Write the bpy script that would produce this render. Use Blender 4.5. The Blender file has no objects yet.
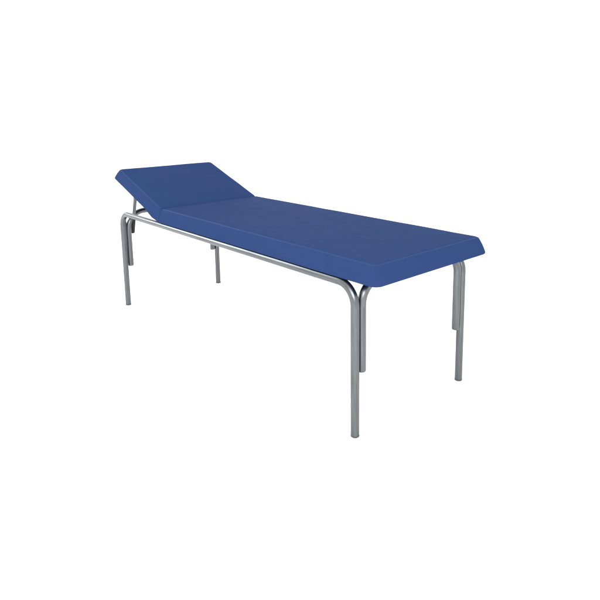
import bpy, bmesh, math, random
from mathutils import Vector, Matrix, noise as mnoise

random.seed(7)
sc = bpy.context.scene
C = sc.collection
S = 0.845                      # overall size: fitted proportions -> metres

# ------------------------------------------------------------------ camera
yaw, pitch, roll = 0.8505, -0.1714, -0.0128
F = Vector((-math.sin(yaw) * math.cos(pitch), math.cos(yaw) * math.cos(pitch), math.sin(pitch)))
R = Vector((math.cos(yaw), math.sin(yaw), 0.0))
U = R.cross(F)
R2 = R * math.cos(roll) + U * math.sin(roll)
U2 = -R * math.sin(roll) + U * math.cos(roll)
cam_data = bpy.data.cameras.new("camera")
cam = bpy.data.objects.new("camera", cam_data)
C.objects.link(cam)
cam.matrix_world = Matrix((
    (R2.x, U2.x, -F.x, 2.4345 * S),
    (R2.y, U2.y, -F.y, -1.7876 * S),
    (R2.z, U2.z, -F.z, 1.2472 * S),
    (0, 0, 0, 1)))
cam_data.sensor_width = 36.0
cam_data.lens = 575.29 / 600 * 36.0
cam_data.shift_x = -(311.5271 - 300) / 600
cam_data.shift_y = (205.6287 - 300) / 600
cam_data.clip_end = 200
sc.camera = cam

# ------------------------------------------------------------------ light
world = bpy.data.worlds.new("World")
sc.world = world
world.use_nodes = True
bg = world.node_tree.nodes["Background"]
bg.inputs["Color"].default_value = (1.0, 1.0, 1.0, 1)
bg.inputs["Strength"].default_value = 1.25

def area_light(name, loc, target, sx, sy, power):
    d = bpy.data.lights.new(name, 'AREA')
    d.shape = 'RECTANGLE'
    d.size, d.size_y = sx, sy
    d.energy = power
    o = bpy.data.objects.new(name, d)
    C.objects.link(o)
    o.location = loc
    o.rotation_euler = (Vector(target) - Vector(loc)).to_track_quat('-Z', 'Y').to_euler()
    return o

area_light("head_highlight", (-2.9, -1.75, 2.1), (0, -0.3, 0.5), 1.5, 1.9, 52)  # added light out of view, placed for the bright strip on the rail
area_light("camera_fill", (3.0, -2.4, 2.1), (0.3, -0.1, 0.0), 2.6, 1.6, 84)  # added unseen fill, lifts the foot end and the floor shadow

sc.view_settings.view_transform = 'Standard'
sc.view_settings.look = 'None'
sc.view_settings.gamma = 1
sc.view_settings.exposure = 0.3

# ------------------------------------------------------------------ materials
def mat(name):
    m = bpy.data.materials.new(name)
    m.use_nodes = True
    nt = m.node_tree
    return m, nt, nt.nodes["Principled BSDF"]

def noise(nt, scale, detail=3, rough=0.5, vec=None):
    n = nt.nodes.new("ShaderNodeTexNoise")
    n.inputs["Scale"].default_value = scale
    n.inputs["Detail"].default_value = detail
    n.inputs["Roughness"].default_value = rough
    if vec: nt.links.new(vec, n.inputs["Vector"])
    return n

def ramp(nt, src, stops):
    r = nt.nodes.new("ShaderNodeValToRGB")
    while len(r.color_ramp.elements) < len(stops): r.color_ramp.elements.new(0.5)
    for e, (p, c) in zip(r.color_ramp.elements, stops):
        e.position = p; e.color = (*c, 1) if len(c) == 3 else c
    nt.links.new(src, r.inputs["Fac"])
    return r

# blue upholstery vinyl: fine leather-like grain, slight tone variation
def vinyl_mat(name, spec, rough, k):
    m, nt, bs = mat(name)
    tc = nt.nodes.new("ShaderNodeTexCoord")
    n1 = noise(nt, 6.0, 4, 0.6, tc.outputs["Object"])
    cr = ramp(nt, n1.outputs["Fac"], [(0.3, tuple(v * k for v in (0.0185, 0.0400, 0.112))), (0.7, tuple(v * k for v in (0.0220, 0.0405, 0.118)))])
    nt.links.new(cr.outputs["Color"], bs.inputs["Base Color"])
    bs.inputs["Roughness"].default_value = rough
    bs.inputs["Specular IOR Level"].default_value = spec
    vor = nt.nodes.new("ShaderNodeTexVoronoi")
    vor.inputs["Scale"].default_value = 480
    nt.links.new(tc.outputs["Object"], vor.inputs["Vector"])
    n2 = noise(nt, 11.0, 3, 0.55, tc.outputs["Object"])
    b1 = nt.nodes.new("ShaderNodeBump")
    b1.inputs["Strength"].default_value = 0.16
    b1.inputs["Distance"].default_value = 0.0008
    nt.links.new(vor.outputs["Distance"], b1.inputs["Height"])
    b2 = nt.nodes.new("ShaderNodeBump")
    b2.inputs["Strength"].default_value = 0.35
    b2.inputs["Distance"].default_value = 0.005
    nt.links.new(n2.outputs["Fac"], b2.inputs["Height"])
    nt.links.new(b1.outputs["Normal"], b2.inputs["Normal"])
    nt.links.new(b2.outputs["Normal"], bs.inputs["Normal"])
    return m
vinyl = vinyl_mat("blue_vinyl", 0.003, 0.5, 1.0)
welt = vinyl_mat("blue_welt", 0.03, 0.42, 1.06)  # lighter base: the ridge highlight is put into the seam's colour

# satin steel tube: dark reflections painted as lengthwise streaks (UV: u round the tube, v along it) and uneven polish
def steel(name, base, rough):
    m, nt, bs = mat(name)
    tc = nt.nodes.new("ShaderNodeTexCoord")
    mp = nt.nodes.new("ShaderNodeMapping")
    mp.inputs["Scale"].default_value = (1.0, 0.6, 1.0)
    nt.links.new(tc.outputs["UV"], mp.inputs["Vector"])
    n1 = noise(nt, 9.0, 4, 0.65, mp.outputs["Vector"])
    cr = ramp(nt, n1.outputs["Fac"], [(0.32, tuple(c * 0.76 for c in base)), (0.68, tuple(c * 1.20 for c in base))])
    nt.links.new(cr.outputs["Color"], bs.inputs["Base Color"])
    bs.inputs["Metallic"].default_value = 1.0
    n2 = noise(nt, 35.0, 3, 0.6, tc.outputs["Object"])
    rr = nt.nodes.new("ShaderNodeMapRange")
    rr.inputs["To Min"].default_value = rough - 0.04
    rr.inputs["To Max"].default_value = rough + 0.06
    nt.links.new(n2.outputs["Fac"], rr.inputs["Value"])
    nt.links.new(rr.outputs["Result"], bs.inputs["Roughness"])
    return m
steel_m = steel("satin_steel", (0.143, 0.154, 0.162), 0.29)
bolt_m = steel("zinc_bolt", (0.42, 0.42, 0.42), 0.3)

black_m, nt, bs = mat("near_black")  # near-black finish for the prop's lower ends
n1 = noise(nt, 40, 2)
cr = ramp(nt, n1.outputs["Fac"], [(0.3, (0.010, 0.011, 0.016)), (0.7, (0.016, 0.017, 0.023))])
nt.links.new(cr.outputs["Color"], bs.inputs["Base Color"])
bs.inputs["Roughness"].default_value = 0.5
bs.inputs["Specular IOR Level"].default_value = 0.3

plug_m, nt, bs = mat("grey_plastic")
n1 = noise(nt, 60, 2)
cr = ramp(nt, n1.outputs["Fac"], [(0.3, (0.060, 0.061, 0.063)), (0.7, (0.080, 0.080, 0.083))])
nt.links.new(cr.outputs["Color"], bs.inputs["Base Color"])
bs.inputs["Roughness"].default_value = 0.5
bs.inputs["Specular IOR Level"].default_value = 0.2

white_m, nt, bs = mat("white_floor")
tc = nt.nodes.new("ShaderNodeTexCoord")
n1 = noise(nt, 3.0, 3, 0.5, tc.outputs["Object"])
cr = ramp(nt, n1.outputs["Fac"], [(0.3, (0.93, 0.93, 0.93)), (0.7, (0.95, 0.95, 0.95))])
nt.links.new(cr.outputs["Color"], bs.inputs["Base Color"])
bs.inputs["Roughness"].default_value = 0.9
bs.inputs["Specular IOR Level"].default_value = 0.1

# ------------------------------------------------------------------ helpers
def link(name, bm, material, parent=None, smooth=True):
    me = bpy.data.meshes.new(name)
    bmesh.ops.recalc_face_normals(bm, faces=bm.faces)
    bm.to_mesh(me); bm.free()
    if smooth:
        for p in me.polygons: p.use_smooth = True
        me.set_sharp_from_angle(angle=math.radians(42))
    me.materials.append(material)
    o = bpy.data.objects.new(name, me)
    C.objects.link(o)
    if parent: o.parent = parent
    return o

def sweep(pts, r, seg=24, caps=True, bm=None, up=None):
    """tube along a polyline with parallel-transported rings"""
    bm = bm or bmesh.new()
    pts = [Vector(p) for p in pts]
    rings = []
    n = None
    for i, p in enumerate(pts):
        if i == 0: t = (pts[1] - p).normalized()
        elif i == len(pts) - 1: t = (p - pts[i - 1]).normalized()
        else: t = ((pts[i + 1] - p).normalized() + (p - pts[i - 1]).normalized()).normalized()
        if n is None:
            ref = Vector(up) if up else (Vector((0, 1, 0)) if abs(t.y) < 0.9 else Vector((1, 0, 0)))
            n = (ref - t * ref.dot(t)).normalized()
        else:
            n = (n - t * n.dot(t)).normalized()
        b = t.cross(n)
        rr = r[i] if isinstance(r, (list, tuple)) else r
        rings.append([bm.verts.new(p + (n * math.cos(2 * math.pi * k / seg) + b * math.sin(2 * math.pi * k / seg)) * rr)
                      for k in range(seg)])
    uv = bm.loops.layers.uv.verify()
    length = 0.0
    for i, (a, b) in enumerate(zip(rings, rings[1:])):
        l1 = length + (pts[i + 1] - pts[i]).length
        for k in range(seg):
            fc = bm.faces.new((a[k], a[(k + 1) % seg], b[(k + 1) % seg], b[k]))
            for lp, c in zip(fc.loops, ((k, length), (k + 1, length), (k + 1, l1), (k, l1))):
                lp[uv].uv = (c[0] / seg, c[1])
        length = l1
    if caps:
        bm.faces.new(rings[0][::-1]); bm.faces.new(rings[-1])
    return bm

def bend(p0, corner, p1, rad, n=12):
    """points of a quarter bend at corner (from the p0 side to the p1 side)"""
    p0, c, p1 = Vector(p0), Vector(corner), Vector(p1)
    u = (p0 - c).normalized(); v = (p1 - c).normalized()
    o = c + (u + v) * rad
    pts = [o - v * rad * math.cos(a) - u * rad * math.sin(a)
           for a in (math.pi / 2 * k / n for k in range(n + 1))]
    # a short straight run at both ends so the end rings lie square to the tube
    return [pts[0] + u * 0.004] + pts + [pts[-1] + v * 0.004]

NC, NR = 7, 14                  # outline points per corner and per straight run

def rrect(x0, x1, y0, y1, rad):
    """rounded rectangle outline; rad = (r at x0, r at x1); corner, run, corner, run ..."""
    cs = []
    for cx, cy, a0, q in ((x1, y1, 0, rad[1]), (x0, y1, 90, rad[0]), (x0, y0, 180, rad[0]), (x1, y0, 270, rad[1])):
        sx = -1 if cx == x1 else 1
        sy = -1 if cy == y1 else 1
        cs.append([(cx + sx * q + q * math.cos(math.radians(a0 + 90 * k / (NC - 1))),
                    cy + sy * q + q * math.sin(math.radians(a0 + 90 * k / (NC - 1)))) for k in range(NC)])
    out = []
    for c, d in zip(cs, cs[1:] + cs[:1]):
        out += c
        for k in range(1, NR + 1):
            f = k / (NR + 1)
            out.append((c[-1][0] + (d[0][0] - c[-1][0]) * f, c[-1][1] + (d[0][1] - c[-1][1]) * f))
    return out

def cushion(name, bot, top, t, parent, edge, crown, rb, rt, hinge, e_bot=0.006, sag=0.0):
    """loft from the bottom rectangle to the smaller top rectangle, with soft edges.
    bot/top = (x0, x1, half width); rb/rt = plan corner radii (x0 end, x1 end)"""
    bm = bmesh.new()
    def side(z):                       # rectangle of the sloped sides at height z (0..t)
        f = z / t
        return [bot[i] + (top[i] - bot[i]) * f for i in range(3)] + [[rb[i] + (rt[i] - rb[i]) * f for i in range(2)]]
    levels = []
    # under edge
    for k in range(5):
        a = math.pi / 2 * k / 4
        z = e_bot * (1 - math.cos(a)) * 1.0
        ins = e_bot * (1 - math.sin(a))
        x0, x1, w, q = side(z); levels.append((x0 + ins, x1 - ins, w - ins, q, z))
    z0, z1 = e_bot, t - edge
    for k in range(1, 6):
        f = k / 6
        z = z0 + (z1 - z0) * f
        bulge = 0.0010 * math.sin(math.pi * f)      # padding swells the sides a little
        x0, x1, w, q = side(z); levels.append((x0 - bulge * 0.4, x1 + bulge, w + bulge, q, z))
    for k in range(0, 7):
        a = math.pi / 2 * k / 6
        z = t - edge + edge * math.sin(a)
        ins = edge * (1 - math.cos(a)) * 0.8
        x0, x1, w, q = side(z)
        h0, h1 = (1.0, 2.2) if hinge > 0 else (2.2, 1.0)        # the cover pulls in deeper along the hinge
        levels.append((x0 + ins * h0, x1 - ins * h1, w - ins, q, z))
    # crowned top
    x0, x1, w, q, z = levels[-1]
    for d in (0.012, 0.03, 0.06, 0.1, 0.15, 0.2):
        if d >= w - 0.02: break
        f = min(1, d / 0.2)
        levels.append((x0 + d, x1 - d, w - d, [max(0.004, v - d * 0.05) for v in q], t + crown * (1 - (1 - f) ** 2)))
    def soft(x, y, z):                  # stuffed, not machined: millimetre unevenness, a sag under the hinge end
        p = Vector((x, y, z)) * 7 + Vector((3.1 * hinge, 0, 0))
        dz = 0.0011 * mnoise.noise(p) * (z / t) + 0.0006 * mnoise.noise(p * 3.1) * (z / t)
        dy = 0.0009 * mnoise.noise(p + Vector((9, 4, 2)))
        if sag and z < t * 0.5:
            d = bot[1] - x
            dz -= sag * math.exp(-((d - 0.075) / 0.045) ** 2) * (1 - z / (t * 0.5))
        return (x, y + dy, z + dz)
    loops = [[bm.verts.new(soft(x, y, z)) for x, y in rrect(a, b, -w, w, q)] for a, b, w, q, z in levels]
    n = len(loops[0])
    for p, q in zip(loops, loops[1:]):
        for k in range(n):
            bm.faces.new((p[k], p[(k + 1) % n], q[(k + 1) % n], q[k]))
    bm.faces.new(loops[0][::-1]); bm.faces.new(loops[-1])
    o = link(name, bm, vinyl, parent)
    # welted seam round the top edge and down the free corners (not along the hinge)
    a, b, w, q, z = levels[10 + 3]
    a, b, w, z = a + 0.0022, b - 0.0022, w - 0.0022, z - 0.0020       # the welt sits under the cover, only its crown shows
    ring = rrect(a, b, -w, w, q)
    B = NC + NR
    if hinge > 0: path = [(b - 0.006, w)] + ring[NC:3 * B] + [(b - 0.006, -w)]
    else: path = [(a + 0.006, -w)] + ring[2 * B + NC:] + ring[:B] + [(a + 0.006, w)]
    wr = 0.0040
    path = [p for k, p in enumerate(path) if k in (0, len(path) - 1) or a + 0.004 < p[0] < b - 0.004 or (p[0] < 0) == (hinge > 0)]
    pm = sweep([soft(x, y, z) for x, y in path], wr, 8, up=(0, 0, 1))
    for c in ((1, 2) if hinge > 0 else (0, 3)):
        k = c * B + NC // 2
        pts = []
        for a, b, w, q, z in levels[2:14]:
            x, y = rrect(a, b, -w, w, q)[k]
            pts.append(soft(x, y, z))
        sweep(pts, wr * 0.3, 8, bm=pm, up=(0, 1, 0))
    link("piping", pm, welt, o)
    return o

# ------------------------------------------------------------------ setting
def build_backdrop():
    """white studio sheet: floor sweeping up into a wall far behind the couch"""
    bm = bmesh.new()
    d = Vector((-math.sin(yaw), math.cos(yaw), 0)); s = Vector((math.cos(yaw), math.sin(yaw), 0))
    prof = [(-8.0, 0.0), (-4.0, 0.0), (0.0, 0.0), (4.0, 0.0)]
    rad = 2.0
    for k in range(1, 17):
        a = math.pi / 2 * k / 16
        prof.append((4.0 + rad * math.sin(a), rad * (1 - math.cos(a))))
    prof.append((6.0, 7.0))
    rows = []
    for x, z in prof:
        rows.append([bm.verts.new(d * x + s * w + Vector((0, 0, z))) for w in (-12, -6, 0, 6, 12)])
    for a, b in zip(rows, rows[1:]):
        for k in range(4): bm.faces.new((a[k], a[k + 1], b[k + 1], b[k]))
    o = link("floor", bm, white_m)
    o['kind'] = 'structure'
    o['label'] = 'seamless white floor sheet running up behind the couch'
build_backdrop()

# ------------------------------------------------------------------ the couch
couch = bpy.data.objects.new("examination_couch", None)
C.objects.link(couch)
couch.empty_display_size = 0.3
couch['label'] = 'blue padded medical examination couch with raised headrest on grey steel tube legs'
couch['category'] = 'examination couch'

H = 0.60 * S
L2 = 2.0371 / 2 * S
W2 = 0.6772 / 2 * S
SR = 0.0166 * S                 # tube radius
D = 0.0356 * S                  # leg to stub, axis to axis
RB = 0.082 * S                  # bend radius
zs = H * (1 - 0.5761)           # stub bottoms

def bolt(loc, axis, parent, r=0.0035, l=0.004):
    a = Vector(axis)
    p = Vector(loc)
    bm = sweep([p, p + a * l * 0.5, p + a * l * 0.85, p + a * l], [r, r, r * 0.8, r * 0.35], 12)
    return link("bolt", bm, bolt_m, parent)

def foot_plug(x, y, z, parent, h=0.006):
    r = SR
    bm = sweep([(x, y, z + h), (x, y, z + 0.0022), (x, y, z + 0.0006), (x, y, z)],
               [r * 1.02, r * 1.02, r * 0.96, r * 0.86], 24)
    return link("foot_plug", bm, plug_m, parent)

# long side rails with their bends, each leg a mesh of its own below the bend
for sy in (-1, 1):
    y = sy * W2
    left = bend((-L2, y, 0), (-L2, y, H), (0, y, H), RB)
    right = bend((0, y, H), (L2, y, H), (L2, y, 0), RB)
    mid = [(-L2 + RB + (2 * L2 - 2 * RB) * k / 10, y, H) for k in range(1, 10)]
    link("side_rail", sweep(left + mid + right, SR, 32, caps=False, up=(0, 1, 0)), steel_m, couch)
    for sx in (-1, 1):
        x = sx * L2
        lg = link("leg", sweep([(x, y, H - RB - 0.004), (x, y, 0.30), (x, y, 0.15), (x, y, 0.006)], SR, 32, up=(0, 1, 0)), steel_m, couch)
        foot_plug(x, y, 0, lg)

# end frames: a cross rail bent down into two short tubes beside the legs
for sx in (-1, 1):
    x = sx * L2
    yy = W2 - D
    rbx = RB if sx > 0 else 0.105 * S
    left = bend((x, -yy, 0), (x, -yy, H), (x, 0, H), rbx)
    right = bend((x, 0, H), (x, yy, H), (x, yy, 0), rbx)
    mid = [(x, -yy + rbx + (2 * yy - 2 * rbx) * k / 6, H) for k in range(1, 6)]
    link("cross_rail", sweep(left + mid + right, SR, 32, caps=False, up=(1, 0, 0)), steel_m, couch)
    for sy in (-1, 1):
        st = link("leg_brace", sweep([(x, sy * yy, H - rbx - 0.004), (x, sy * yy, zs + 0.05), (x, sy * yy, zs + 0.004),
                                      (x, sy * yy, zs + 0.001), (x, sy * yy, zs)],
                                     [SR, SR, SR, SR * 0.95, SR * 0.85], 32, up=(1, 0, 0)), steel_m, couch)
        # weld bead between the short tube and the leg
        ym = sy * (W2 - D / 2)
        zw = H - rbx + (0.048 if sx < 0 else -0.006)
        bm = sweep([(x, ym, zs + 0.012), (x, ym, zs + 0.02), (x, ym, (zs + zw) / 2), (x, ym, zw - 0.01), (x, ym, zw)],
                   [0.002, 0.004, 0.004, 0.0045 if sx < 0 else 0.004, 0.002], 10)
        link("weld_seam", bm, steel_m, st)
        if sx < 0 and sy < 0:
            bolt((x, yy * sy + SR - 0.0008, zs + 0.030), (0, 1, 0), st)

# cushions
ZB = 0.6167 * S
T = 0.692 * S - ZB
xhb, xht = -0.4939 * S, -0.5114 * S
seat = cushion("main_cushion", (xhb, 1.138 * S, 0.3568 * S), (xht, 1.1077 * S, 0.3262 * S), T, couch,
               0.0125, 0.003, (0.006, 0.028), (0.006, 0.012), -1)
seat.location = (0, 0, ZB)
ang = 0.336
ca, sa = math.cos(ang), math.sin(ang)
dx = xht - xhb
u0 = -dx * ca + T * sa
tn = dx * sa + T * ca
# local frame of the headrest: x runs from the head end (-) to the hinge (0)
lt, lb = 0.5584 * S, 0.6198 * S
hr = cushion("headrest_cushion", (-lb, 0.0, 0.3568 * S), (-(u0 + lt), -u0, 0.3262 * S), tn, couch,
             0.0115, 0.003, (0.022, 0.006), (0.012, 0.006), 1, sag=0.010)
hr.location = (xhb, 0, ZB)
hr.rotation_euler = (0, ang, 0)

# headrest prop: a U of thin tube hinged under the headrest, leaning on the head cross rail
RP = 0.0105 * S
yp = W2 - 0.0585
xb, zb_ = -0.876, H - 0.115              # lower end
xt = -0.800                              # upper end, against the cushion's underside
zt_ = ZB + (xhb - xt) * sa / ca - RP * 1.1
f = (H - zb_) / (zt_ - zb_)
xm = xb + (xt - xb) * f
near = [(xb, -yp, zb_), (xm, -yp, H), (xb + (xt - xb) * 0.93, -yp, zb_ + (zt_ - zb_) * 0.93),
        (xb + (xt - xb) * 0.98, -yp + 0.006, zb_ + (zt_ - zb_) * 0.98)]
over = [(xt, -yp + 0.02, zt_), (xt, 0, zt_), (xt, yp - 0.02, zt_)]
far = [(x, -y, z) for x, y, z in near[::-1]]
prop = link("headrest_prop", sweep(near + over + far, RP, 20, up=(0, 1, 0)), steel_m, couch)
g = 0.08 / (zt_ - zb_)
for sy in (-1, 1):
    link("dark_end", sweep([(xb, sy * yp, zb_ - 0.004), (xb, sy * yp, zb_), (xb + (xt - xb) * g, sy * yp, zb_ + 0.08),
                              (xb + (xt - xb) * g, sy * yp, zb_ + 0.082)],
                             [RP * 1.0, RP * 1.15, RP * 1.15, RP * 1.05], 20), black_m, prop)  # dark lower ends of the prop, slightly thicker than its tube
